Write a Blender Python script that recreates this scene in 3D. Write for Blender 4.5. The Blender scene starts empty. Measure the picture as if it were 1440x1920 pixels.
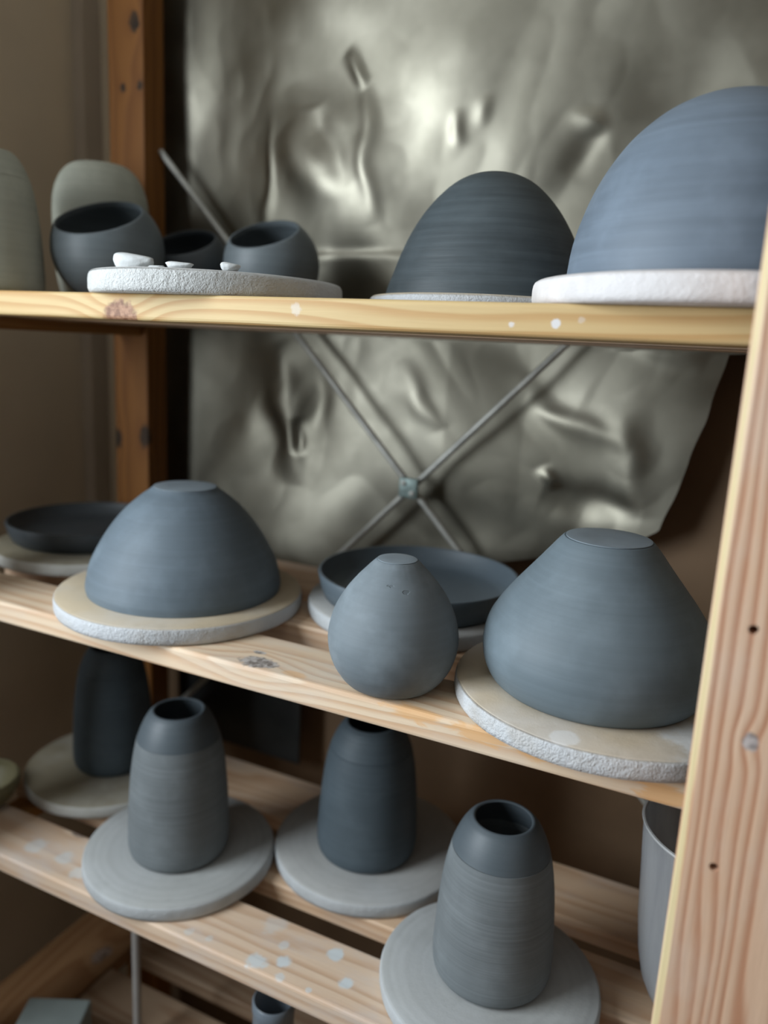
import bpy, bmesh, math, random
from mathutils import Vector, Matrix, noise
random.seed(7)
C = bpy.context.scene.collection
S = bpy.context.scene
H = 1.40                                   # camera height above the floor

# ---------------------------------------------------------------- camera
cam_d = bpy.data.cameras.new('camera'); cam = bpy.data.objects.new('camera', cam_d); C.objects.link(cam)
S.camera = cam
cam_d.sensor_fit = 'VERTICAL'; cam_d.sensor_height = 36.0
cam_d.lens = 1449.87 / 1920 * 36
RW = ((0.9011375, 0.13445995, -0.41215498), (0.43056635, -0.16653926, 0.88706104), (0.0506342, -0.97682404, -0.2079687))
right = Vector((RW[0][0], RW[1][0], RW[2][0])); down = Vector((RW[0][1], RW[1][1], RW[2][1])); fwd = Vector((RW[0][2], RW[1][2], RW[2][2]))
m = Matrix((right, -down, -fwd)).transposed().to_4x4(); m.translation = Vector((0, 0, H)); cam.matrix_world = m
cam_d.clip_start = 0.02
cam_d.dof.use_dof = True; cam_d.dof.focus_distance = 0.62; cam_d.dof.aperture_fstop = 2.7

# ---------------------------------------------------------------- world, light, exposure
W = bpy.data.worlds.new('world'); S.world = W; W.use_nodes = True
W.node_tree.nodes['Background'].inputs[0].default_value = (0.75, 0.86, 1.0, 1)
W.node_tree.nodes['Background'].inputs[1].default_value = 1.0
def area(name, loc, look, sx, sy, power, col):
    l = bpy.data.lights.new(name, 'AREA'); l.shape = 'RECTANGLE'; l.size = sx; l.size_y = sy; l.energy = power; l.color = col
    o = bpy.data.objects.new(name, l); C.objects.link(o); o.location = loc
    o.rotation_euler = (Vector(look) - Vector(loc)).to_track_quat('-Z', 'Y').to_euler(); return o
area('window_daylight', (-1.06, -0.30, 1.60), (1.0, -0.30, 1.50), .95, .95, 35, (0.86, 0.94, 1.0))
S.view_settings.view_transform = 'Standard'; S.view_settings.look = 'None'
S.view_settings.gamma = 1.0; S.view_settings.exposure = 0.0
S.view_settings.use_curve_mapping = False

# ---------------------------------------------------------------- node helpers
class NT:
    def __init__(s, name):
        s.m = bpy.data.materials.new(name); s.m.use_nodes = True; s.t = s.m.node_tree
        s.b = s.t.nodes['Principled BSDF']
        s.co = s.t.nodes.new('ShaderNodeTexCoord').outputs['Object']
    def lk(s, a, b):
        if isinstance(a, (int, float)): b.default_value = a
        elif isinstance(a, (tuple, list)): b.default_value = tuple(a) + ((1,) if len(a) == 3 and b.type == 'RGBA' else ())
        else: s.t.links.new(a, b)
    def M(s, op, a, b=0.0, c=0.0):
        n = s.t.nodes.new('ShaderNodeMath'); n.operation = op; s.lk(a, n.inputs[0]); s.lk(b, n.inputs[1])
        if op in ('MULTIPLY_ADD', 'SMOOTHSTEP'): s.lk(c, n.inputs[2])
        return n.outputs[0]
    def V(s, op, a, b=(0, 0, 0)):
        n = s.t.nodes.new('ShaderNodeVectorMath'); n.operation = op; s.lk(a, n.inputs[0]); s.lk(b, n.inputs[1]); return n.outputs[1] if op in ('LENGTH', 'DISTANCE', 'DOT_PRODUCT') else n.outputs[0]
    def scale(s, v): return s.V('MULTIPLY', s.co, v)
    def noise(s, vec, sc, det=3, rough=.5, dist=0.0, out=0):
        n = s.t.nodes.new('ShaderNodeTexNoise'); s.lk(vec, n.inputs['Vector']); n.inputs['Scale'].default_value = sc
        n.inputs['Detail'].default_value = det; n.inputs['Roughness'].default_value = rough; n.inputs['Distortion'].default_value = dist
        return n.outputs[out]
    def sep(s, v):
        n = s.t.nodes.new('ShaderNodeSeparateXYZ'); s.lk(v, n.inputs[0]); return n.outputs
    def comb(s, x, y, z):
        n = s.t.nodes.new('ShaderNodeCombineXYZ'); s.lk(x, n.inputs[0]); s.lk(y, n.inputs[1]); s.lk(z, n.inputs[2]); return n.outputs[0]
    def ss(s, v, a, b, lo=0.0, hi=1.0):
        n = s.t.nodes.new('ShaderNodeMapRange'); n.interpolation_type = 'SMOOTHSTEP'
        s.lk(v, n.inputs[0]); n.inputs[1].default_value = a; n.inputs[2].default_value = b; n.inputs[3].default_value = lo; n.inputs[4].default_value = hi
        return n.outputs[0]
    def mix(s, f, a, b, mode='MIX'):
        n = s.t.nodes.new('ShaderNodeMix'); n.data_type = 'RGBA'; n.blend_type = mode
        s.lk(f, n.inputs[0]); s.lk(a, n.inputs[6]); s.lk(b, n.inputs[7]); return n.outputs[2]
    def bump(s, h, strength=.3, dist=.001):
        n = s.t.nodes.new('ShaderNodeBump'); n.inputs['Strength'].default_value = strength; n.inputs['Distance'].default_value = dist
        s.lk(h, n.inputs['Height']); s.t.links.new(n.outputs[0], s.b.inputs['Normal'])
    def fin(s, col=None, rough=None, spec=None, metal=None):
        for v, k in ((col, 'Base Color'), (rough, 'Roughness'), (spec, 'Specular IOR Level'), (metal, 'Metallic')):
            if v is not None: s.lk(v, s.b.inputs[k])
        return s.m

def pine(name, light, dark, axis='x', knots=(), spots=(), pith=(0.03, -0.06), freq=420, seed=0.0, rough=.55, contrast=.75, weather=0.0, wcol=(.62, .60, .58), spotcol=(.60, .66, .68), kcol=((.13, .085, .06), (.34, .26, .21)), patches=(), pcol=(.74, .42, .18), wobble=.045):
    """sawn pine: rings around a pith that runs along the board, knots bend them. knots/spots in object space (x,y,z,radius,stretch)"""
    n = NT(name); X, Y, Z = n.sep(n.co)
    along, a, b = {'x': (X, Y, Z), 'y': (Y, X, Z), 'z': (Z, X, Y)}[axis]
    st = {'x': (1.2, 9, 9), 'y': (9, 1.2, 9), 'z': (9, 9, 1.2)}[axis]
    wob = n.noise(n.V('ADD', n.scale(st), (seed, seed * 1.7, seed * .6)), 1.6, 2, .5)
    fine = n.noise(n.V('ADD', n.scale({'x': (3, 60, 60), 'y': (60, 3, 60), 'z': (60, 60, 3)}[axis]), (seed, 0, 0)), 6, 3, .6)
    da = n.M('SUBTRACT', a, pith[0]); db = n.M('SUBTRACT', b, pith[1])
    r = n.M('SQRT', n.M('ADD', n.M('MULTIPLY', da, da), n.M('MULTIPLY', db, db)))
    r = n.M('ADD', r, n.M('MULTIPLY', n.M('SUBTRACT', wob, .5), wobble))
    km = None; sm = None
    for k in knots:
        x, y, z, kr, es = k
        d = n.V('SUBTRACT', n.co, (x, y, z))
        es3 = {'x': (1 / es, 1, 1), 'y': (1, 1 / es, 1), 'z': (1, 1, 1 / es)}[axis]
        d = n.V('LENGTH', n.V('MULTIPLY', d, es3))
        dn = n.M('DIVIDE', d, kr)
        g = n.M('POWER', 2.718, n.M('MULTIPLY', n.M('MULTIPLY', dn, dn), -.22))
        r = n.M('ADD', r, n.M('MULTIPLY', g, kr * 1.1))
        e = n.M('ADD', dn, n.M('MULTIPLY', n.M('SUBTRACT', n.noise(n.co, 160, 2), .5), .8))
        kk = n.ss(e, .75, 1.1, 1, 0)
        km = kk if km is None else n.M('MAXIMUM', km, kk)
    ring = n.M('FRACT', n.M('MULTIPLY', r, freq / 2.6))
    band = n.M('MULTIPLY', n.ss(ring, .25, .82), n.ss(ring, .86, 1.0, 1, 0))
    band = n.M('MULTIPLY', band, contrast)
    tone = n.ss(n.noise(n.V('ADD', n.scale({'x': (2, 14, 14), 'y': (14, 2, 14), 'z': (14, 14, 2)}[axis]), (seed * 2, 1, seed)), 2.2, 3, .55), .3, .7)
    col = n.mix(band, light, dark)
    col = n.mix(n.M('MULTIPLY', tone, .38), col, tuple(l * .55 + d * .45 for l, d in zip(light, dark)))
    col = n.mix(n.M('MULTIPLY', fine, .22), col, tuple(c * .55 for c in dark))
    if weather:
        wm = n.ss(n.noise(n.V('ADD', n.scale({'x': (.6, 1.6, 1.6), 'y': (1.6, .6, 1.6), 'z': (1.6, 1.6, .6)}[axis]), (seed, 3, 0)), 14, 5, .65), .42, .68)
        col = n.mix(n.M('MULTIPLY', wm, weather), col, wcol)
    if km is not None:
        kring = n.noise(n.co, 210, 3)
        col = n.mix(km, col, n.mix(n.ss(kring, .35, .65), kcol[0], kcol[1]))
    pm = None
    for x, y, z, sr, op, es in patches:
        d = n.V('SUBTRACT', n.co, (x, y, z)); d = n.V('LENGTH', n.V('MULTIPLY', d, {'x': (1 / es, 1, 1), 'z': (1, 1, 1 / es)}[axis]))
        dn = n.M('ADD', n.M('DIVIDE', d, sr), n.M('MULTIPLY', n.M('SUBTRACT', n.noise(n.scale((20, 70, 70) if axis == 'x' else (20, 20, 8)), 1.4, 4, .6, .8), .5), 2.4 if es < 100 else .9))
        kk = n.M('MULTIPLY', n.ss(dn, .55, 1.05, 1, 0), op); pm = kk if pm is None else n.M('MAXIMUM', pm, kk)
    if pm is not None: col = n.mix(pm, col, pcol)
    for sp in spots:
        x, y, z, sr, op = sp
        d = n.V('LENGTH', n.V('SUBTRACT', n.co, (x, y, z)))
        dn = n.M('ADD', n.M('DIVIDE', d, sr), n.M('MULTIPLY', n.M('SUBTRACT', n.noise(n.co, 75, 5, .65), .5), 1.9))
        kk = n.M('MULTIPLY', n.ss(dn, .55, 1.05, 1, 0), op)
        sm = kk if sm is None else n.M('MAXIMUM', sm, kk)
    if sm is not None: col = n.mix(sm, col, spotcol)
    n.bump(n.M('SUBTRACT', fine, n.M('MULTIPLY', band, .6)), .35, .0006)
    return n.fin(col, rough, .35)

def clay(name, base, streak=.5, dust=.3, rough=.62, fq=1.0, marks=.3, seed=0.0, pits=()):
    """unfired slate clay: fine horizontal throwing lines and pale slip dust"""
    n = NT(name); X, Y, Z = n.sep(n.co)
    ring = n.noise(n.V('ADD', n.comb(n.M('MULTIPLY', X, 5.0), n.M('MULTIPLY', Y, 5.0), n.M('MULTIPLY', Z, 330 * fq)), (seed, 0, 0)), 1.0, 4, .6)
    wide = n.noise(n.V('ADD', n.comb(n.M('MULTIPLY', X, 9.0), n.M('MULTIPLY', Y, 9.0), n.M('MULTIPLY', Z, 95 * fq)), (seed, 4, 0)), 1.0, 3, .55)
    mott = n.noise(n.co, 22, 4, .6); grit = n.noise(n.co, 700, 2, .5)
    light = tuple(min(1, c * 1.9 + .02) for c in base); dk = tuple(c * .62 for c in base)
    col = n.mix(n.M('MULTIPLY', n.ss(ring, .30, .78), streak), base, light)
    col = n.mix(n.M('MULTIPLY', n.ss(wide, .35, .65), streak * .7), col, dk)
    col = n.mix(n.M('MULTIPLY', n.ss(mott, .45, .75), dust), col, light)
    pm = None
    for x, y, z, pr, es in pits:
        d = n.V('LENGTH', n.V('MULTIPLY', n.V('SUBTRACT', n.co, (x, y, z)), (1 / es, 1 / es, 1)))
        dn = n.M('ADD', n.M('DIVIDE', d, pr), n.M('MULTIPLY', n.M('SUBTRACT', n.noise(n.co, 420, 3), .5), 1.8))
        kk = n.ss(dn, .6, 1.1, 1, 0); pm = kk if pm is None else n.M('MAXIMUM', pm, kk)
    if pm is not None: col = n.mix(n.M('MULTIPLY', pm, .35), col, tuple(c * .35 for c in base))
    h = n.M('ADD', n.M('MULTIPLY', ring, marks), n.M('MULTIPLY', grit, .06)); h = n.M('ADD', h, n.M('MULTIPLY', wide, marks))
    if pm is not None: h = n.M('SUBTRACT', h, pm)
    n.bump(h, .5, .0012)
    return n.fin(col, rough, .45)

def board(name, top, edge, seed=0.0, rings=0.0, grit=.5, spots=()):
    n = NT(name); X, Y, Z = n.sep(n.co)
    g = n.t.nodes.new('ShaderNodeNewGeometry'); nz = n.sep(n.t.nodes.new('ShaderNodeTexCoord').outputs['Normal'])[2]
    up = n.ss(nz, .45, .8)
    rr = n.M('SQRT', n.M('ADD', n.M('MULTIPLY', X, X), n.M('MULTIPLY', Y, Y)))
    mott = n.noise(n.V('ADD', n.co, (seed, 0, 0)), 26, 5, .62); big = n.noise(n.V('ADD', n.co, (seed, 2, 0)), 9, 3, .5)
    gr = n.noise(n.co, 520, 3, .7); lump = n.noise(n.co, 150, 4, .65)
    col = n.mix(up, edge, top)
    col = n.mix(n.ss(big, .38, .68, 0, .5), col, edge)
    col = n.mix(n.ss(mott, .4, .72, 0, .35), col, tuple(c * .72 for c in top))
    if rings:
        w = n.M('SINE', n.M('MULTIPLY', n.M('ADD', rr, n.M('MULTIPLY', mott, .012)), 620))
        w2 = n.ss(n.noise(n.comb(n.M('MULTIPLY', rr, 90), 0.0, 0.0), 1.0, 2), .35, .65)
        col = n.mix(n.M('MULTIPLY', n.M('MULTIPLY', n.M('MULTIPLY_ADD', w, .5, .5), w2), n.M('MULTIPLY', up, rings)), col, tuple(c * .6 for c in top))
    for sx, sy, sr, sc, op in spots:
        d = n.M('SQRT', n.M('ADD', n.M('POWER', n.M('ABSOLUTE', n.M('SUBTRACT', X, sx)), 2.0), n.M('POWER', n.M('ABSOLUTE', n.M('SUBTRACT', Y, sy)), 2.0)))
        dn = n.M('ADD', n.M('DIVIDE', d, sr), n.M('MULTIPLY', n.M('SUBTRACT', mott, .5), 1.2))
        col = n.mix(n.M('MULTIPLY', n.ss(dn, .7, 1.0, 1, 0), n.M('MULTIPLY', up, op)), col, sc)
    side = n.M('SUBTRACT', 1.0, up)
    hh = n.M('ADD', n.M('MULTIPLY', n.M('ADD', gr, n.M('MULTIPLY', lump, 1.6)), n.M('MULTIPLY_ADD', side, grit, .12)), 0.0)
    n.bump(hh, .8, .0016)
    return n.fin(col, .85, .25)

def plain(name, col, rough=.6, metal=0.0, spec=.4, var=.12, sc=8, bump=.0):
    n = NT(name); v = n.noise(n.co, sc, 4, .6)
    c = n.mix(n.ss(v, .35, .7, 0, 1), col, tuple(x * (1 - var * 2) for x in col))
    if bump: n.bump(n.noise(n.co, sc * 30, 3), bump, .001)
    return n.fin(c, rough, spec, metal)

# ---------------------------------------------------------------- object helpers
def link(name, me, mat, parent=None, loc=(0, 0, 0), smooth=True, angle=None):
    o = bpy.data.objects.new(name, me); C.objects.link(o)
    if mat: me.materials.append(mat)
    o.location = loc
    if parent: o.parent = parent
    if smooth: me.shade_smooth()
    if angle is not None:
        try: me.set_sharp_from_angle(angle=math.radians(angle))
        except Exception: pass
    return o
def tag(o, label=None, cat=None, group=None, kind=None):
    for k, v in (('label', label), ('category', cat), ('group', group), ('kind', kind)):
        if v: o[k] = v
    return o
def empty(name, loc, label, cat, group=None):
    o = bpy.data.objects.new(name, None); C.objects.link(o); o.location = loc; o.empty_display_size = .02
    return tag(o, label, cat, group)
def box_bm(x0, x1, y0, y1, z0, z1, bev=0.0, seg=2, bm=None):
    b = bmesh.new(); bmesh.ops.create_cube(b, size=1.0)
    for v in b.verts: v.co = Vector((x0 + (v.co.x + .5) * (x1 - x0), y0 + (v.co.y + .5) * (y1 - y0), z0 + (v.co.z + .5) * (z1 - z0)))
    if bev: bmesh.ops.bevel(b, geom=b.edges[:], offset=bev, segments=seg, profile=.5, affect='EDGES')
    return b
def to_me(name, b):
    bmesh.ops.recalc_face_normals(b, faces=b.faces[:])
    me = bpy.data.meshes.new(name); b.to_mesh(me); b.free(); return me
def box(name, x0, x1, y0, y1, z0, z1, mat, parent=None, bev=.0015, seg=2):
    """world-placed box; object origin at its corner-centre so material coords are local"""
    cx, cy, cz = (x0 + x1) / 2, (y0 + y1) / 2, (z0 + z1) / 2
    me = to_me(name, box_bm(x0 - cx, x1 - cx, y0 - cy, y1 - cy, z0 - cz, z1 - cz, bev, seg))
    p = Vector((cx, cy, cz))
    if parent: p = p - Vector(parent.location)
    return link(name, me, mat, parent, p, False)
def smooth_profile(pts, sub=6):
    """Catmull-Rom through (r,z) points"""
    out = []
    P = [pts[0]] + list(pts) + [pts[-1]]
    for i in range(1, len(P) - 2):
        p0, p1, p2, p3 = P[i - 1], P[i], P[i + 1], P[i + 2]
        for k in range(sub):
            t = k / sub
            out.append(tuple(.5 * ((2 * p1[j]) + (-p0[j] + p2[j]) * t + (2 * p0[j] - 5 * p1[j] + 4 * p2[j] - p3[j]) * t * t + (-p0[j] + 3 * p1[j] - 3 * p2[j] + p3[j]) * t ** 3) for j in (0, 1)))
    out.append(tuple(pts[-1])); return out
def lathe_me(name, prof, seg=96, wob=0.0, seed=0.0, caps=True):
    """surface of revolution of (r,z) profile; profile ends are capped"""
    b = bmesh.new(); rings = []
    for r, z in prof:
        if r < 1e-5: rings.append([b.verts.new((0, 0, z))]); continue
        ring = []
        for i in range(seg):
            a = 2 * math.pi * i / seg; rr = r
            if wob: rr = r + wob * (noise.noise(Vector((math.cos(a) * 2 + seed, math.sin(a) * 2, z * 40))) + .5 * noise.noise(Vector((math.cos(a) * 14 + seed, math.sin(a) * 14, z * 160))))
            ring.append(b.verts.new((rr * math.cos(a), rr * math.sin(a), z)))
        rings.append(ring)
    for A, B in zip(rings, rings[1:]):
        if len(A) == 1 and len(B) == 1: continue
        for i in range(seg):
            j = (i + 1) % seg
            if len(A) == 1: b.faces.new((A[0], B[i], B[j]))
            elif len(B) == 1: b.faces.new((A[i], A[j], B[0]))
            else: b.faces.new((A[i], A[j], B[j], B[i]))
    if caps:
        if len(rings[0]) > 1: b.faces.new(rings[0][::-1])
        if len(rings[-1]) > 1: b.faces.new(rings[-1])
    return to_me(name, b)
def tube(name, pts, r, mat, parent=None, seg=12):
    b = bmesh.new(); prev = None
    pts = [Vector(p) - (Vector(parent.location) if parent else Vector()) for p in pts]
    for i, p in enumerate(pts):
        d = (pts[min(i + 1, len(pts) - 1)] - pts[max(i - 1, 0)]).normalized()
        u = d.orthogonal().normalized() if abs(d.y) > .9 else d.cross(Vector((0, 1, 0))).normalized(); w = d.cross(u)
        ring = [b.verts.new(p + r * (math.cos(t) * u + math.sin(t) * w)) for t in [2 * math.pi * k / seg for k in range(seg)]]
        if prev:
            for k in range(seg): b.faces.new((prev[k], prev[(k + 1) % seg], ring[(k + 1) % seg], ring[k]))
        else: b.faces.new(ring[::-1])
        prev = ring
    b.faces.new(prev)
    return link(name, to_me(name, b), mat, parent, (0, 0, 0), True, 50)

# ---------------------------------------------------------------- materials
M_WALL = plain('painted plaster', (.66, .55, .40), .85, var=.06, sc=3, bump=.15)
M_ROOM = plain('room paint', (.26, .24, .21), .9, var=.03, sc=2)
M_CEIL = plain('white ceiling', (.78, .76, .72), .9, var=.02, sc=2)
M_FLOOR = plain('dark wooden floor', (.20, .12, .07), .6, var=.2, sc=6)
M_TRIM = plain('painted corner trim', (.50, .42, .33), .6, var=.05)
HP = H - 1.01                                # object-space height of the eye on a post
M_REAR = pine('amber rear pine', (.26, .105, .022), (.16, .055, .010), 'z', knots=((.017, -.02, HP + .398, .009, 1.6), (-.004, -.02, HP + .320, .005, 1.3), (.025, -.02, HP + .321, .005, 1.4), (-.026, -.02, HP - .150, .008, 1.9), (.025, -.02, HP - .143, .009, 1.9)), freq=200, seed=3.1, kcol=((.02, .012, .006), (.06, .03, .012)))
M_RAIL = pine('amber rail pine', (.42, .20, .06), (.26, .10, .025), 'y', freq=260, seed=5.0)

# ---------------------------------------------------------------- room shell
def struct(name, *a, **k):
    o = box(name, *a, bev=0, **k); o['kind'] = 'structure'; return o
RX, FY, BY, LX, CZ = 1.8, -2.6, .985, -1.0, 2.5
struct('floor', LX - .1, RX + .1, FY - .1, BY + .1, -.1, 0, M_FLOOR)
struct('ceiling', LX - .1, RX + .1, FY - .1, BY + .1, CZ, CZ + .1, M_CEIL)
struct('wall_back', LX - .1, RX + .1, BY, BY + .1, 0, CZ, M_WALL)
struct('wall_right', RX, RX + .1, FY, BY, 0, CZ, M_ROOM)
struct('wall_front', LX, RX, FY - .1, FY, 0, CZ, M_ROOM)
WY0, WY1, WZ0, WZ1 = -.83, .23, 1.05, 2.15
def wall_left():
    b = bmesh.new()
    for y0, y1, z0, z1 in ((FY, WY0, 0, CZ), (WY1, BY, 0, CZ), (WY0, WY1, 0, WZ0), (WY0, WY1, WZ1, CZ)):
        t = box_bm(LX - .1, LX, y0, y1, z0, z1); me = bpy.data.meshes.new('t'); t.to_mesh(me); t.free(); b.from_mesh(me)
    return link('wall_left', to_me('wall_left', b), M_WALL, None, (0, 0, 0), False)
wall_left()['kind'] = 'structure'
M_WHITE = plain('white window paint', (.7, .7, .68), .5, var=.03)
def window():
    b = bmesh.new()
    for y0, y1, z0, z1 in ((WY0, WY0 + .05, WZ0, WZ1), (WY1 - .05, WY1, WZ0, WZ1), (WY0 + .05, WY1 - .05, WZ0, WZ0 + .05), (WY0 + .05, WY1 - .05, WZ1 - .05, WZ1)):
        t = box_bm(LX - .09, LX - .03, y0, y1, z0, z1, .003); me = bpy.data.meshes.new('t'); t.to_mesh(me); t.free(); b.from_mesh(me)
    return link('window_1', to_me('window_1', b), M_WHITE, None, (0, 0, 0), False)
window()['kind'] = 'structure'
struct('trim_1', LX, LX + .022, BY - .035, BY, .34, CZ, M_TRIM)
struct('baseboard_left', LX, LX + .02, FY, BY - .035, 0, .33, plain('dark baseboard', (.22, .12, .06), .6, var=.2))

# ---------------------------------------------------------------- shelving unit
SH = empty('shelving_unit', (-.37, .66, 0), 'slatted pine shelving unit with timber posts and crossed metal braces', 'shelves')
XL, XR = -.835, .088
TOPS = (H + .0354, H - .2865, H - .600, H - .913)
TH = .0232
ROWS = ((.540, .614), (.655, .727), (.764, .853))
S1c = ((XL + XR) / 2, .5765, TOPS[0] - TH / 2); S2c = (S1c[0], S1c[1], TOPS[1] - TH / 2); S3c = (S1c[0], S1c[1], TOPS[2] - TH / 2)
def loc_(c, x, y, z): return (x - c[0], y - c[1], H + z - c[2])
YEL, YELD = (.80, .60, .32), (.60, .34, .13)
PNK, PNKD = (.78, .60, .44), (.55, .33, .20)
def k_(c, x, y, z, r, e): return loc_(c, x, y, z) + (r, e)
m_s1 = pine('yellow pine front plank', (.64, .48, .24), (.48, .26, .09), 'x', knots=(k_(S1c, -.5205, .54, .0140, .0165, 1.25),), kcol=((.20, .09, .045), (.40, .22, .13)), spots=(k_(S1c, -.1296, .54, .022, .0035, 1)[:4] + (.9,), k_(S1c, -.1606, .54, .0203, .0028, 1)[:4] + (.7,), k_(S1c, -.3368, .54, .0259, .006, 1)[:4] + (.4,), k_(S1c, -.1121, .54, .0247, .003, 1)[:4] + (.3,)), freq=330, seed=1.2, pith=(.03, -.09), spotcol=(.70, .70, .72))
m_s2 = pine('pale pine plank with grey knot', (.82, .66, .48), (.62, .38, .22), 'x', knots=(k_(S2c, -.3755, .5535, -.2865, .0118, 1.7), k_(S2c, -.388, .573, -.2865, .0035, 2.2)), spots=(), kcol=((.20, .17, .15), (.50, .46, .43)), patches=tuple(k_(S2c, x, y, z, r, 1)[:4] + (o, e) for x, y, z, r, o, e in ((-.216, .541, -.289, .009, .75, 3), (-.16, .541, -.294, .008, .75, 4), (-.108, .541, -.294, .008, .7, 4), (-.02, .541, -.300, .009, .8, 3), (-.335, .548, -.2865, .006, .5, 2), (-.47, .545, -.2865, .008, .35, 3))), freq=300, seed=4.4, pith=(.05, -.10), weather=.45, wcol=(.66, .58, .50))
m_s3 = pine('worn pine plank with clay splashes', (.74, .57, .42), (.55, .35, .22), 'x', knots=(k_(S3c, -.672, .612, -.6, .006, 2.2),),
            spots=tuple(k_(S3c, x, y, -.6, r * 1.25, 1)[:4] + (o,) for x, y, r, o in ((-.3684, .5500, .0105, .8), (-.3466, .5626, .0075, .85), (-.3570, .5800, .005, .5), (-.3046, .5959, .0075, .9), (-.2792, .568, .0065, .9), (-.3388, .5450, .005, .6), (-.3063, .5450, .003, .6), (-.652, .5706, .010, .5), (-.70, .5698, .012, .5), (-.62, .56, .009, .5), (-.453, .55, .005, .4), (-.429, .552, .004, .4), (-.38, .60, .012, .35))),
            freq=300, seed=8.7, pith=(.04, -.10), weather=.6, wcol=(.60, .54, .50))
m_in = [pine('inner pine plank', (.72, .52, .35), (.52, .30, .17), 'x', freq=280, seed=s, pith=(.02, -.09), weather=.4, wcol=(.52, .46, .42)) for s in (11.0, 17.3)]
m_low = pine('shade darkened plank', (.42, .30, .20), (.28, .16, .09), 'x', freq=260, seed=31.0, pith=(.02, -.09))  # lowest planks: shade of the shelf above is put into the wood colour
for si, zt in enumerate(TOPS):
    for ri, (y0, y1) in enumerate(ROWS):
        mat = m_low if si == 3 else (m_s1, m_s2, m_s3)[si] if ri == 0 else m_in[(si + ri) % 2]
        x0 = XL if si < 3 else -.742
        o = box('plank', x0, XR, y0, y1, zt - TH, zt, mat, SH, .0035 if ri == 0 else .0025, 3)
        if ri == 0 and si < 3: o['label'] = ('yellow front plank of the top shelf with a round knot', 'pale front plank of the middle shelf with a grey knot', 'worn front plank of the lower shelf splashed with dry clay')[si]
M_SIDE = pine('brown side plank', (.34, .19, .09), (.22, .10, .04), 'y', knots=((-.02, -.1, .013, .012, 1.6), (.03, .08, .013, .012, 1.6)), freq=200, seed=21.0)
box('side_board', -.858, -.746, .46, .855, TOPS[3] - TH, TOPS[3], M_SIDE, SH, .002)
# rails: shelves rest on them between the front and the rear posts
for zt in TOPS[:3]:
    for x0, x1 in ((-.830, -.790), (.020, .060)):
        box('rail', x0, x1, .505, .858, zt - TH - .014, zt - TH - .0002, M_RAIL, SH, .001)
box('rail', .020, .060, .505, .858, TOPS[3] - TH - .014, TOPS[3] - TH - .0002, M_RAIL, SH, .001)
box('rail', -.830, -.790, .505, .858, TOPS[3] - TH - .016, TOPS[3] - TH - .0002, M_RAIL, SH, .001)
# posts
PZ = 2.02
for x0, x1 in ((-.841, -.779), (.015, .077)):
    o = box('post', x0, x1, .8585, .9, 0, PZ, M_REAR, SH, .003)
o = box('post', -.841, -.779, .462, .504, 0, PZ, M_REAR, SH, .004)
PF = .460
pcx, pcy, pcz = (-.0061 + .0770) / 2, PF + .022, (0 + PZ) / 2
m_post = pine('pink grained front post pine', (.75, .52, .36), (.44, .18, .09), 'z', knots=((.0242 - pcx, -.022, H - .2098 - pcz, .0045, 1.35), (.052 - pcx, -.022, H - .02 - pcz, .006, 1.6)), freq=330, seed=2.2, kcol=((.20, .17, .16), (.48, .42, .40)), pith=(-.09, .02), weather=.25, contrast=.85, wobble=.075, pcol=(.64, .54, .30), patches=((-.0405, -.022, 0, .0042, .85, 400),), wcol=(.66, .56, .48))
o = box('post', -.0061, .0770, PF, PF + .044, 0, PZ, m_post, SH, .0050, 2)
o['label'] = 'front post with drilled holes, a grey knot and pink grain'
FRONT_POST = o
def drill(o, holes):
    for x, z, r in holes:
        b = bmesh.new(); bmesh.ops.create_cone(b, cap_ends=True, segments=20, radius1=r, radius2=r * .9, depth=.03)
        for v in b.verts:
            v.co = Matrix.Rotation(math.radians(90), 3, 'X') @ v.co
        c = bpy.data.objects.new('drill', to_me('drill', b)); C.objects.link(c)
        c.location = (x, PF, z)
        md = o.modifiers.new('hole', 'BOOLEAN'); md.object = c; md.solver = 'EXACT'
        bpy.context.view_layer.update()
        me = bpy.data.meshes.new_from_object(o.evaluated_get(bpy.context.evaluated_depsgraph_get()))
        o.modifiers.clear(); o.data = me; bpy.data.objects.remove(c)
drill(o, [(.0168, H - .1434, .0030), (.0156, H - .2938, .0028), (.0168, H + .12, .0030), (.0156, H - .47, .0028)])
# crossed flat braces behind the shelves
M_STEEL = plain('dull zinc', (.52, .52, .48), .5, .3, var=.15, sc=30)
cx, cz = -.3775, H - .1715
# slopes measured from the photograph: 1.043 rise per run
for a, b_, yy in (((-.7785, H + .2467), (.0145, H - .5803), .8900), ((.0145, H + .2373), (-.7785, H - .5897), .8950)):
    o = tube('brace', [(a[0], yy, a[1]), ((a[0] + b_[0]) / 2, yy, (a[1] + b_[1]) / 2), (b_[0], yy, b_[1])], .0043, M_STEEL, SH)
# clamp at the crossing: small plate with two screws, greenish grey
M_CLAMP = plain('verdigris clamp', (.34, .44, .42), .5, .3, var=.25, sc=60)
bb = box_bm(-.013, .013, -.003, .003, -.013, .013, .003, 3)
cl = link('brace_clamp', to_me('brace_clamp', bb), M_CLAMP, SH, (cx - SH.location.x, .8825 - SH.location.y, cz), True, 40); cl['label'] = 'grey green clamp where the braces cross'
for sx, sz in ((-.006, .006), (.006, -.006)):
    s_ = lathe_me('screw', [(.0035, 0), (.0035, .0015), (.002, .0026), (0, .0028)], 14)
    so = link('screw', s_, M_STEEL, cl, (sx, -.003, sz), True, 40); so.rotation_euler = (math.radians(90), 0, 0)

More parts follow.
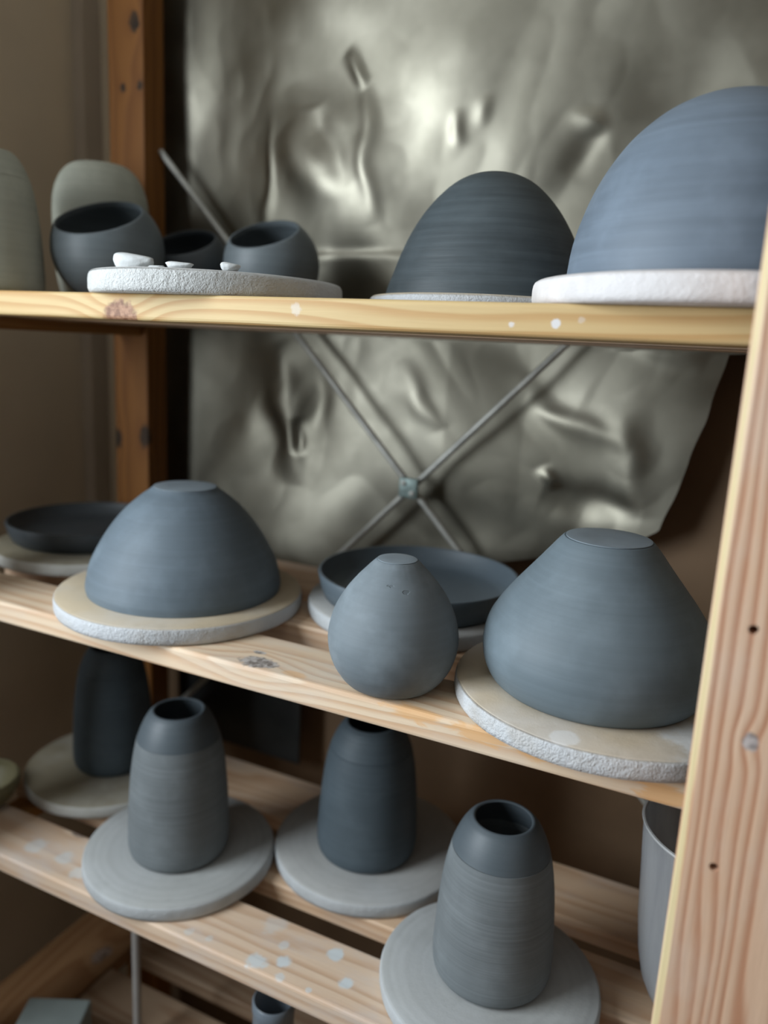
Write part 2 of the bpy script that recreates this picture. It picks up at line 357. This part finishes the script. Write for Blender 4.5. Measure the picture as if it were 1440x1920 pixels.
# ---------------------------------------------------------------- metallic sheet behind the shelves
def seg_d(px, pz, a, b):
    ax, az = a; bx, bz = b; dx, dz = bx - ax, bz - az
    t = max(0, min(1, ((px - ax) * dx + (pz - az) * dz) / (dx * dx + dz * dz)))
    return math.hypot(px - ax - t * dx, pz - az - t * dz), t
CREASES = (((-.480, .330), (-.466, .150), .006, .010), ((-.5123, .35), (-.475, .315), .006, .008), ((-.60, .27), (-.52, .17), .007, .015), ((-.555, .30), (-.50, .20), -.006, .014),
           ((-.622, .30), (-.622, .118), .003, .005), ((-.36, .28), (-.35, .235), .003, .006), ((-.33, .29), (-.325, .255), .0025, .006), ((-.215, .27), (-.205, .235), .004, .008), ((-.20, .25), (-.22, .20), -.004, .01),
           ((-.595, .0), (-.575, -.20), .010, .018), ((-.53, -.01), (-.545, -.14), -.006, .014), ((-.57, -.10), (-.568, -.15), -.007, .008), ((-.62, -.06), (-.60, -.21), -.006, .02),
           ((-.26, -.06), (-.12, -.10), .005, .012), ((-.22, -.16), (-.10, -.175), -.007, .014), ((-.14, -.04), (-.10, -.18), .006, .016), ((-.30, .02), (-.18, -.05), -.005, .02), ((-.16, .03), (-.05, .0), .004, .01),
           ((-.13, .23), (-.33, .12), -.008, .03), ((-.05, .30), (-.18, .22), -.006, .03), ((-.42, -.02), (-.36, -.10), .004, .012), ((-.22, -.13), (-.205, -.16), .005, .007))
def foil_h(x, z):
    v = Vector((x * 4.2, z * 3.6, 1.7)); w = Vector((noise.noise(v * .9 + Vector((5, 0, 0))), noise.noise(v * .9 + Vector((0, 7, 0))), 0)) * .6
    h = .017 * noise.noise(v + w)
    h += .0050 * noise.noise(v * 1.9 + w * 1.8) + .0012 * abs(noise.noise(v * 4.1 + w * 3))
    h += .0007 * noise.noise(v * 5.5) * max(0, noise.noise(v * 1.3 + Vector((9, 2, 0))) * 3)
    for a, b_, amp, wd in CREASES:
        if abs(x - (a[0] + b_[0]) / 2) > .2 or abs(z - (a[1] + b_[1]) / 2) > .2: continue
        wx = .012 * noise.noise(Vector((x * 18, z * 18, 3))); wz = .012 * noise.noise(Vector((x * 18, z * 18, 9)))
        d, t = seg_d(x + wx, z + wz, a, b_); s_ = math.sin(math.pi * t) if 0 < t < 1 else 0
        h += .75 * amp * math.exp(-(d / (wd * 1.25)) ** 2) * s_
    h += .004 / (1 + math.exp((z - .1165) / .0022)) / (1 + math.exp((-.61 - x) / .012)) * min(1, max(0, (-.25 - x) / .1))
    return .020 * math.tanh(h / .020)
EDGE = ((-.335, -.31), (-.262, -.27), (-.235, -.17), (-.215, -.115), (-.19, -.078), (-.12, -.059), (-.047, -.043), (.012, -.03), (.026, .22), (.7, .22))
def right_edge(z):
    for (z0, x0), (z1, x1) in zip(EDGE, EDGE[1:]):
        if z <= z1: t = max(0, (z - z0) / (z1 - z0)); break
    return x0 + (x1 - x0) * t + .003 * noise.noise(Vector((z * 25, 3, 1)))
def foil_bm(xl, z0, z1, y, nx, nz, hf):
    b = bmesh.new(); g = []
    for j in range(nz + 1):
        z = z0 + (z1 - z0) * j / nz; xr = right_edge(z); row = []
        for i in range(nx + 1):
            x = xl + (xr - xl) * i / nx; row.append(b.verts.new((x, y - hf(x, z), z)))
        g.append(row)
    for j in range(nz):
        for i in range(nx): b.faces.new((g[j][i], g[j][i + 1], g[j + 1][i + 1], g[j + 1][i]))
    return b
n = NT('crumpled metallic foil')
sm = n.noise(n.co, 7, 4, .6)
M_FOIL = n.fin(n.mix(n.ss(sm, .35, .7), (.26, .245, .198), (.205, .193, .153)), n.ss(n.noise(n.co, 12, 3), .3, .7, .37, .49), .5, 1.0)
fo = link('foil_sheet', to_me('foil_sheet', foil_bm(-.860, -.335, .60, .9230, 300, 300, foil_h)), M_FOIL, None, (0, 0, H), True)
tag(fo, 'crumpled silver foil sheet hanging behind the shelves, with creases', 'sheet')
hb = link('backing_board', to_me('backing_board', box_bm(-.545, .545, -.0025, .0025, -.72, .72, .0008, 1)), plain('brown hardboard', (.22, .14, .08), .6, var=.1, sc=5), None, (-.36, .978, .7215), True, 40)
tag(hb, 'brown hardboard sheet behind the lower shelves, right of the dark panel', 'panel')
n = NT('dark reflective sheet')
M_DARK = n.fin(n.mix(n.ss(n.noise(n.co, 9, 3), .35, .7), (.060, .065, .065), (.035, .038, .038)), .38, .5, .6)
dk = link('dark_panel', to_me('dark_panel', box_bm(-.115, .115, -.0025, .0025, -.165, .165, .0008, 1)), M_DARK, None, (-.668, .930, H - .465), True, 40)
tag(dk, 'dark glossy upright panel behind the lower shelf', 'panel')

# ---------------------------------------------------------------- round boards (bats) the pots dry on
BT = .018
def bat(x, y, top, r, mat, label, group, t=BT, seed=0.0, wob=.0006, tilt=None):
    p = [(0, 0), (r * .5, 0), (r - .004, 0), (r - .0015, .0012), (r - .0004, .004)]
    p += [(r, t * k / 6) for k in range(2, 5)]
    p += [(r - .0004, t - .003), (r - .0014, t - .001), (r - .003, t), (r * .7, t), (r * .35, t), (0, t)]
    o = link('throwing_board', lathe_me('throwing_board', p, 160, wob, seed), mat, None, (x, y, top + .0002), True, 60)
    tag(o, label, 'board', group)
    if tilt: o.rotation_euler = tilt
    return o
TAN, WHT = (.54, .45, .32), (.56, .58, .60)
GRY, GRE = (.42, .42, .405), (.46, .48, .49)
mb_tan = board('tan throwing board with white edge', TAN, WHT, 1.0, 0, .7)
mb_tan2 = board('tan throwing board with crusted edge', (.52, .43, .31), (.58, .60, .62), 5.0, 0, 1.1, spots=((.10, -.075, .05, (.62, .64, .65), .75), (-.01, -.115, .012, (.70, .72, .73), .5)))
mb_pl = board('plaster white board', (.55, .55, .54), (.60, .61, .60), 9.0, 0, 1.2)
mb_pl2 = board('pinkish white board', (.60, .57, .56), (.66, .64, .64), 12.0, 0, .35)
mb_gr = board('grey clay dusted board', GRY, GRE, 15.0, .15, .25)
mb_gr2 = board('grey ringed board', (.40, .41, .40), (.46, .48, .49), 19.0, .25, .25)
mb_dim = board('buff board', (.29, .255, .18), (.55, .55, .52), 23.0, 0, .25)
Z1, Z2, Z3, Z4 = TOPS
G = 'round throwing boards'
bat(-.485, .636, Z1, .120, mb_pl, 'rough white round board holding clay scraps on the top shelf', G, .0200, 1, .0009)
bat(-.2456, .742, Z1, .115, mb_tan, 'round board under the smaller upturned dome on the top shelf', G, .012, 2, .0009)
bat(-.0385, .640, Z1, .1316, mb_pl2, 'thick pinkish white board under the largest dome, top right', G, .0190, 3, .0003)
bat(-.540, .6455, Z2, .1312, mb_tan, 'tan round board with white edge under the upturned bowl, middle shelf left', G, BT, 4)
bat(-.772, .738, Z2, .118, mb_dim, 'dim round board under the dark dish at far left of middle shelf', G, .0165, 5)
bat(-.308, .757, Z2, .118, mb_gr, 'grey board under the wide dish behind the egg-shaped pot', G, BT, 6)
bat(-.0810, .6385, Z2, .1275, mb_tan2, 'tan board with crusted white edge under the big cone-shaped bowl', G, .0180, 7, .0009)
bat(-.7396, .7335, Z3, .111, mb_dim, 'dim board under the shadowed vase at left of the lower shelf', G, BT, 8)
bat(-.538, .639, Z3, .109, mb_gr2, 'grey board under the left front vase of the lower shelf', G, BT, 9)
bat(-.3472, .757, Z3, .1145, mb_gr, 'grey board under the middle vase with the hidden mouth', G, BT, 10)
bat(-.1563, .6298, Z3, .105, mb_gr2, 'grey ringed board under the nearest vase, bottom right', G, BT, 11)

# ---------------------------------------------------------------- pots
CL = (.115, .150, .180)
mc1 = clay('slate clay bowl', CL, .13, .25, .6, .8, .25, 1)
mc2 = clay('slate clay egg', (.145, .175, .195), .10, .35, .66, .6, .12, 2, pits=((0.0211, -0.0277, 0.093, 0.0019, 1.7), (0.0085, -0.0303, 0.0968, 0.0010, 2.6)))
mc3 = clay('slate clay cone', (.120, .155, .178), .11, .22, .6, .9, .22, 3)
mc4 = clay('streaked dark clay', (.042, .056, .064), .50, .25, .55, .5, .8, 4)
mc5 = clay('blue grey clay dome', (.110, .142, .180), .24, .25, .6, .42, .6, 5)
mcv = clay('matt clay vase', (.140, .158, .166), .26, .25, .68, 1.5, .5, 6)
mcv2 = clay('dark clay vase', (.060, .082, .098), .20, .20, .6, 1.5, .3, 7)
mcc = clay('smooth clay collar', (.080, .100, .114), .12, .1, .5, .6, .12, 8)
mcf = clay('trimmed clay foot', (.20, .24, .27), .12, .2, .55, .6, .1, 9)
mcb = clay('dark cup clay', (.105, .125, .135), .18, .15, .5, .8, .2, 10)
mcl = clay('dry green grey clay', (.36, .37, .31), .15, .2, .75, .6, .2, 11)
mcw = clay('wide dish clay', (.080, .105, .125), .1, .12, .5, .8, .15, 14)
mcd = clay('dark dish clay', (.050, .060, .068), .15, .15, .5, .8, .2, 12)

def upturned(name, x, y, z, prof, mat, label, foot_r, group=None, wall=.006, foot_mat=None, tilt=None, ft=.0012):
    """hollow bowl standing on its rim: outer profile from rim up to its foot, inner wall offset"""
    t = empty(name, (x, y, z + .0003), label, 'bowl', group)
    outer = smooth_profile(prof, 6)
    zt = prof[-1][1]
    inner = [(max(r - wall, 0.0), min(zz, zt - .008)) for r, zz in outer if zz < zt - .012]
    p = [(0, zt - .008)] + inner[::-1] + outer + ([(0, zt)] if outer[-1][0] > 1e-4 else [])
    link('body', lathe_me('body', p, 128, .0002, x * 9), mat, t, (0, 0, 0), True, 55)
    if foot_r:
        q = [(0, .0), (foot_r * .98, .0), (foot_r * .985, ft * .7), (foot_r * .94, ft), (foot_r * .5, ft), (0, ft)]
        f = link('foot', lathe_me('foot', q, 96), foot_mat or mcf, t, (0, 0, zt + .0001), True, 40); f['label'] = 'pale flat trimmed foot'
    if tilt: t.rotation_euler = tilt
    return t
Z2b = Z2 + BT + .0003; Z3b = Z3 + BT + .0003
upturned('upturned_bowl', -.5374, .6483, Z2b, [(.1026, 0), (.1036, .006), (.1025, .014), (.0985, .030), (.0890, .050), (.0765, .070), (.0625, .087), (.0470, .101), (.0375, .108), (.0340, .1112)], mc1,
         'rounded slate bowl upside down on tan board, middle shelf left', .0335)
upturned('upturned_bowl', -.0915, .634, Z2b, [(.0830, 0), (.0872, .004), (.0915, .012), (.0942, .022), (.0947, .035), (.0912, .050), (.0830, .065), (.0722, .080), (.0560, .100), (.0415, .1185), (.0362, .1245), (.0350, .1250)], mc3,
         'large cone-shouldered slate bowl upside down on crusted board beside the front post', .0348)
upturned('upturned_pot', -.2545, .580, Z2, [(.0350, 0), (.0395, .0025), (.0455, .009), (.0520, .020), (.0560, .034), (.0562, .048), (.0520, .065), (.0445, .080), (.0358, .092), (.0250, .104), (.0190, .1100), (.0175, .1112)], mc2,
         'small egg-shaped grey pot upside down directly on the planks', .0172, ft=.0008)
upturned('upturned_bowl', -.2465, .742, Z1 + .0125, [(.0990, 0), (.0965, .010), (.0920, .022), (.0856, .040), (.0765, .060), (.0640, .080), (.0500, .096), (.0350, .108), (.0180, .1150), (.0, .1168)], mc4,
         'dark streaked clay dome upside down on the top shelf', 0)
upturned('upturned_bowl', -.036, .645, Z1 + .0195, [(.1105, 0), (.1100, .012), (.1080, .028), (.1035, .045), (.0965, .064), (.0865, .083), (.0730, .101), (.0550, .117), (.0360, .1270), (.0180, .1320), (.0, .1335)], mc5,
         'largest blue grey clay dome upside down, cropped at top right', 0)

VP = [(.0490, 0), (.0530, .002), (.0560, .007), (.0572, .018), (.0565, .040), (.0548, .070), (.0528, .092), (.0500, .112), (.0460, .1308)]
VC = [(.0456, .1312), (.0428, .1392), (.0390, .1478), (.0338, .1562), (.0300, .1598)]
def vase(x, y, z, label, mat, collar, sc=1.0, hs=1.0, group='tapered clay vases'):
    t = empty('vase', (x, y, z), label, 'vase', group)
    bo = [(r * sc, zz * hs) for r, zz in smooth_profile(VP, 5)]
    co = [(r * sc, zz * hs) for r, zz in smooth_profile(VC, 5)]
    rt = co[-1]
    inner = [(r - .0045, zz) for r, zz in bo if zz > .008] 
    link('body', lathe_me('body', [(0, .008)] + inner[:1] + inner[1:] + bo[::-1] + [(0, 0)], 112, .0002, x * 7), mat, t, (0, 0, 0), True, 55)
    ci = [(r - .0040, zz) for r, zz in co]
    ring = co + [(rt[0] - .0012, rt[1] + .0010), (rt[0] - .0032, rt[1] + .0008)] + ci[::-1] + [co[0]]
    k = link('collar', lathe_me('collar', ring, 112, caps=False), collar, t, (0, 0, 0), True, 55); k['label'] = 'smooth darker collar round the mouth'
    return t
vase(-.5374, .636, Z3b, 'matt grey vase with open mouth, left front of the lower shelf', mcv, mcc, 1.0, 1.075)
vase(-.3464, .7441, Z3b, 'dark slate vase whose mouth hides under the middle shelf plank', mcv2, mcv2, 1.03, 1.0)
vase(-.1577, .6384, Z3b, 'nearest matt grey vase, on the ringed board at bottom right', mcv, mcc)
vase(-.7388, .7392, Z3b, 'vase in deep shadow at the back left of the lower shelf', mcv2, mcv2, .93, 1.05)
vase(-.783, .618, Z1 + .0003, 'tall pale green grey vase cropped at the left edge, top shelf', mcl, mcl, .97, .93, None)

# dishes
def dish(x, y, z, r, h, label, mat):
    br = r * .93
    p = [(0, 0), (br * .6, 0), (br - .004, 0), (br, .0025), (r - .003, h * .45), (r, h - .002), (r - .001, h), (r - .0035, h), (r - .005, h - .003), (r - .010, h * .42), (br - .012, .0075), (br * .6, .0065), (0, .0065)]
    o = link('dish', lathe_me('dish', p, 144, .0003, x), mat, None, (x, y, z), True, 60); tag(o, label, 'dish'); return o
dish(-.3073, .7600, Z2 + BT + .0004, .1105, .030, 'wide shallow dark dish behind the egg-shaped pot', mcw)
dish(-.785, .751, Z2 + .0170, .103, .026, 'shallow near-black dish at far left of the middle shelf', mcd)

# slanted cups
def cup(x, y, z, r, open_r, mat, label, roll=16, lean=26, group='small round cups with slanted mouths'):
    d = Vector((x, y, 0)).normalized(); left = Vector((-d.y, d.x, 0)); 
    axis = (Vector((0, 0, 1)) + left * math.tan(math.radians(roll)) - d * math.tan(math.radians(lean))).normalized()
    Rm = Vector((0, 0, 1)).rotation_difference(axis).to_matrix()
    t0 = math.asin(open_r / r); prof = []
    for k in range(41):
        a = math.pi - (math.pi - t0) * k / 40; prof.append((r * math.sin(a), r * math.cos(a)))
    ri = r - .005; t1 = math.asin(min(.999, (open_r - .003) / ri)); 
    e = prof[-1]
    prof += [(e[0] - .0012, e[1] + .0012), (e[0] - .003, e[1] + .001)]
    for k in range(37):
        a = t1 + (math.pi - t1) * k / 36; prof.append((ri * math.sin(a), ri * math.cos(a)))
    prof[0] = (0, -r); prof[-1] = (0, -ri)
    me = lathe_me('cup', prof, 96, .0002, x * 5)
    zb = -r * .93
    for v in me.vertices:
        c = Rm @ v.co
        if c.z < zb: c.z = zb
        elif c.z < zb + .005 and Vector(v.co).length < r - .003: c.z = zb + .005
        v.co = c
    o = link('round_cup', me, mat, None, (x, y, z - zb + .0003), True, 55)
    return tag(o, label, 'cup', group)
cup(-.695, .705, Z1, .0625, .0505, mcb, 'larger round slanted-mouth cup behind the white board, left')
cup(-.534, .800, Z1, .0560, .0425, mcb, 'round slanted-mouth cup nearest the foil, right of its group')
cup(-.660, .8075, Z1, .0525, .0415, mcd, 'near-black slanted-mouth cup between the two others')
# blunt jar behind
p = smooth_profile([(.042, 0), (.050, .01), (.0570, .05), (.0585, .100), (.0570, .130), (.0500, .152), (.0400, .165), (.0320, .1700)], 5)
o = link('upturned_jar', lathe_me('upturned_jar', p, 96, .0003, 4), mcl, None, (-.786, .786, Z1 + .0003), True, 50)
tag(o, 'pale green grey round-shouldered jar behind the slanted cup', 'jar')
# little olive bowl at the far left of the lower shelf
p = smooth_profile([(.026, 0), (.036, .006), (.045, .020), (.048, .028), (.0475, .036)], 5)
p = p + [(.045, .037)] + [(r - .004, z_ + .003) for r, z_ in p[::-1] if z_ < .033] + [(0, .005)]
o = link('small_bowl', lathe_me('small_bowl', [(0, 0)] + p, 80), plain('olive glaze', (.17, .15, .08), .5), None, (-.829, .598, Z3 + .0003), True, 50)
tag(o, 'small olive bowl cropped at the left edge of the lower shelf', 'bowl')

# clay scraps on the white board
def scrap(x, y, z, lx, ly, lz, mat, label, rot=0.0, curl=.5, tip=0.0):
    b = bmesh.new(); bmesh.ops.create_icosphere(b, subdivisions=4, radius=1)
    for v in b.verts:
        c = v.co; k = 1 + .12 * noise.noise(c * 2.2 + Vector((x * 50, 0, 0)))
        xx, yy = c.x * lx * k, c.y * ly * k
        zz = c.z * lz * (1 - .35 * c.x) + curl * lz * (c.x * c.x) - .15 * lz * c.y
        if zz < -lz * .55: zz = -lz * .55 + (zz + lz * .55) * .1
        v.co = (xx, yy, zz)
    mn = min(v.co.z for v in b.verts)
    for v in b.verts: v.co.z -= mn
    o = link('clay_scrap', to_me('clay_scrap', b), mat, None, (x, y, z + .0004), True); o.rotation_euler = (0, tip, rot)
    return tag(o, label, 'scrap', 'dry clay scraps on the white board')
M_SC = plain('dry white clay', (.62, .64, .64), .8, var=.1, sc=40, bump=.4)
ZB = Z1 + .0204
scrap(-.515, .5520, ZB, 0.0205, .009, .0085, M_SC, 'largest boat-shaped white clay scrap at board\'s left', .12, .45)
scrap(-.4780, .5400, ZB, .010, .004, .0016, M_SC, 'thin sliver of clay right of the largest scrap', -.2)
scrap(-.4530, .5400, ZB, .0130, .006, .0034, M_SC, 'flat oval clay flake in the middle of the group', .1)
scrap(-.4140, .5580, ZB, .0085, .006, .0042, M_SC, 'small bluish crumb of clay nearest the board\'s right side', .3)

# ---------------------------------------------------------------- translucent beaker, lower right
n = NT('frosted plastic')
n.b.inputs['Transmission Weight'].default_value = .7; n.b.inputs['IOR'].default_value = 1.2
fog = n.noise(n.scale((20, 20, 3)), 2.2, 4, .6)
M_PLA = n.fin(n.mix(n.ss(fog, .35, .7), (.66, .67, .68), (.50, .51, .53)), .38, .4)
bk = empty('beaker', (.0330, .7000, Z3 + .0004), 'tall translucent plastic beaker behind the front post, half hidden', 'beaker')
prof = [(0, 0), (.030, 0), (.038, .002), (.046, .008), (.0530, .018), (.0590, .032), (.0640, .055), (.0680, .09), (.0710, .14), (.0740, .190)]
inn = [(r - .0018, z_ + .0018) for r, z_ in prof[::-1] if r > 0] + [(0, .0018)]
link('body', lathe_me('body', prof + inn, 112), M_PLA, bk, (0, 0, 0), True, 50)
link('rim', lathe_me('rim', [(.0742, .1895), (.0752, .1900), (.0756, .1912), (.0752, .1924), (.0735, .1926), (.0726, .1912), (.0742, .1895)], 112, caps=False), plain('plastic rim', (.55, .56, .56), .35), bk, (0, 0, 0), True, 60)
link('slip', lathe_me('slip', [(0, .0026), (.035, .0026), (.0440, .010), (.0510, .020), (.0568, .034), (.0600, .048), (.0, .049)], 80), plain('blue grey slip', (.12, .19, .23), .5), bk, (0, 0, 0), True, 50)['label'] = 'blue grey slip settled in the bottom'

# ---------------------------------------------------------------- things on the lowest shelf
o = link('jar', lathe_me('jar', [(0, 0), (.020, 0), (.0225, .003), (.0225, .20), (.0235, .204), (.0235, .214), (.0215, .216), (.0195, .212), (.0195, .01), (0, .008)], 64), plain('blue grey enamel', (.20, .24, .28), .35), None, (-.3830, .606, Z4 + .0003), True, 45)
tag(o, 'slim blue grey jar under the front edge of the lower shelf', 'jar')
o = box('storage_box', -.735, -.655, .56, .605, Z4 + .0003, Z4 + .070, plain('grey green plastic', (.20, .23, .22), .5), None, .003)
o.rotation_euler = (0, 0, .45); tag(o, 'small grey green box at the bottom left corner', 'box')
o = link('metal_rod', lathe_me('metal_rod', [(0, 0), (.0052, 0), (.0052, .172), (.0045, .174), (0, .174)], 20), plain('grey rod', (.40, .38, .36), .5), None, (-.6204, .650, Z4 + .0003), True, 40)
tag(o, 'thin upright grey metal rod at the bottom left', 'rod')
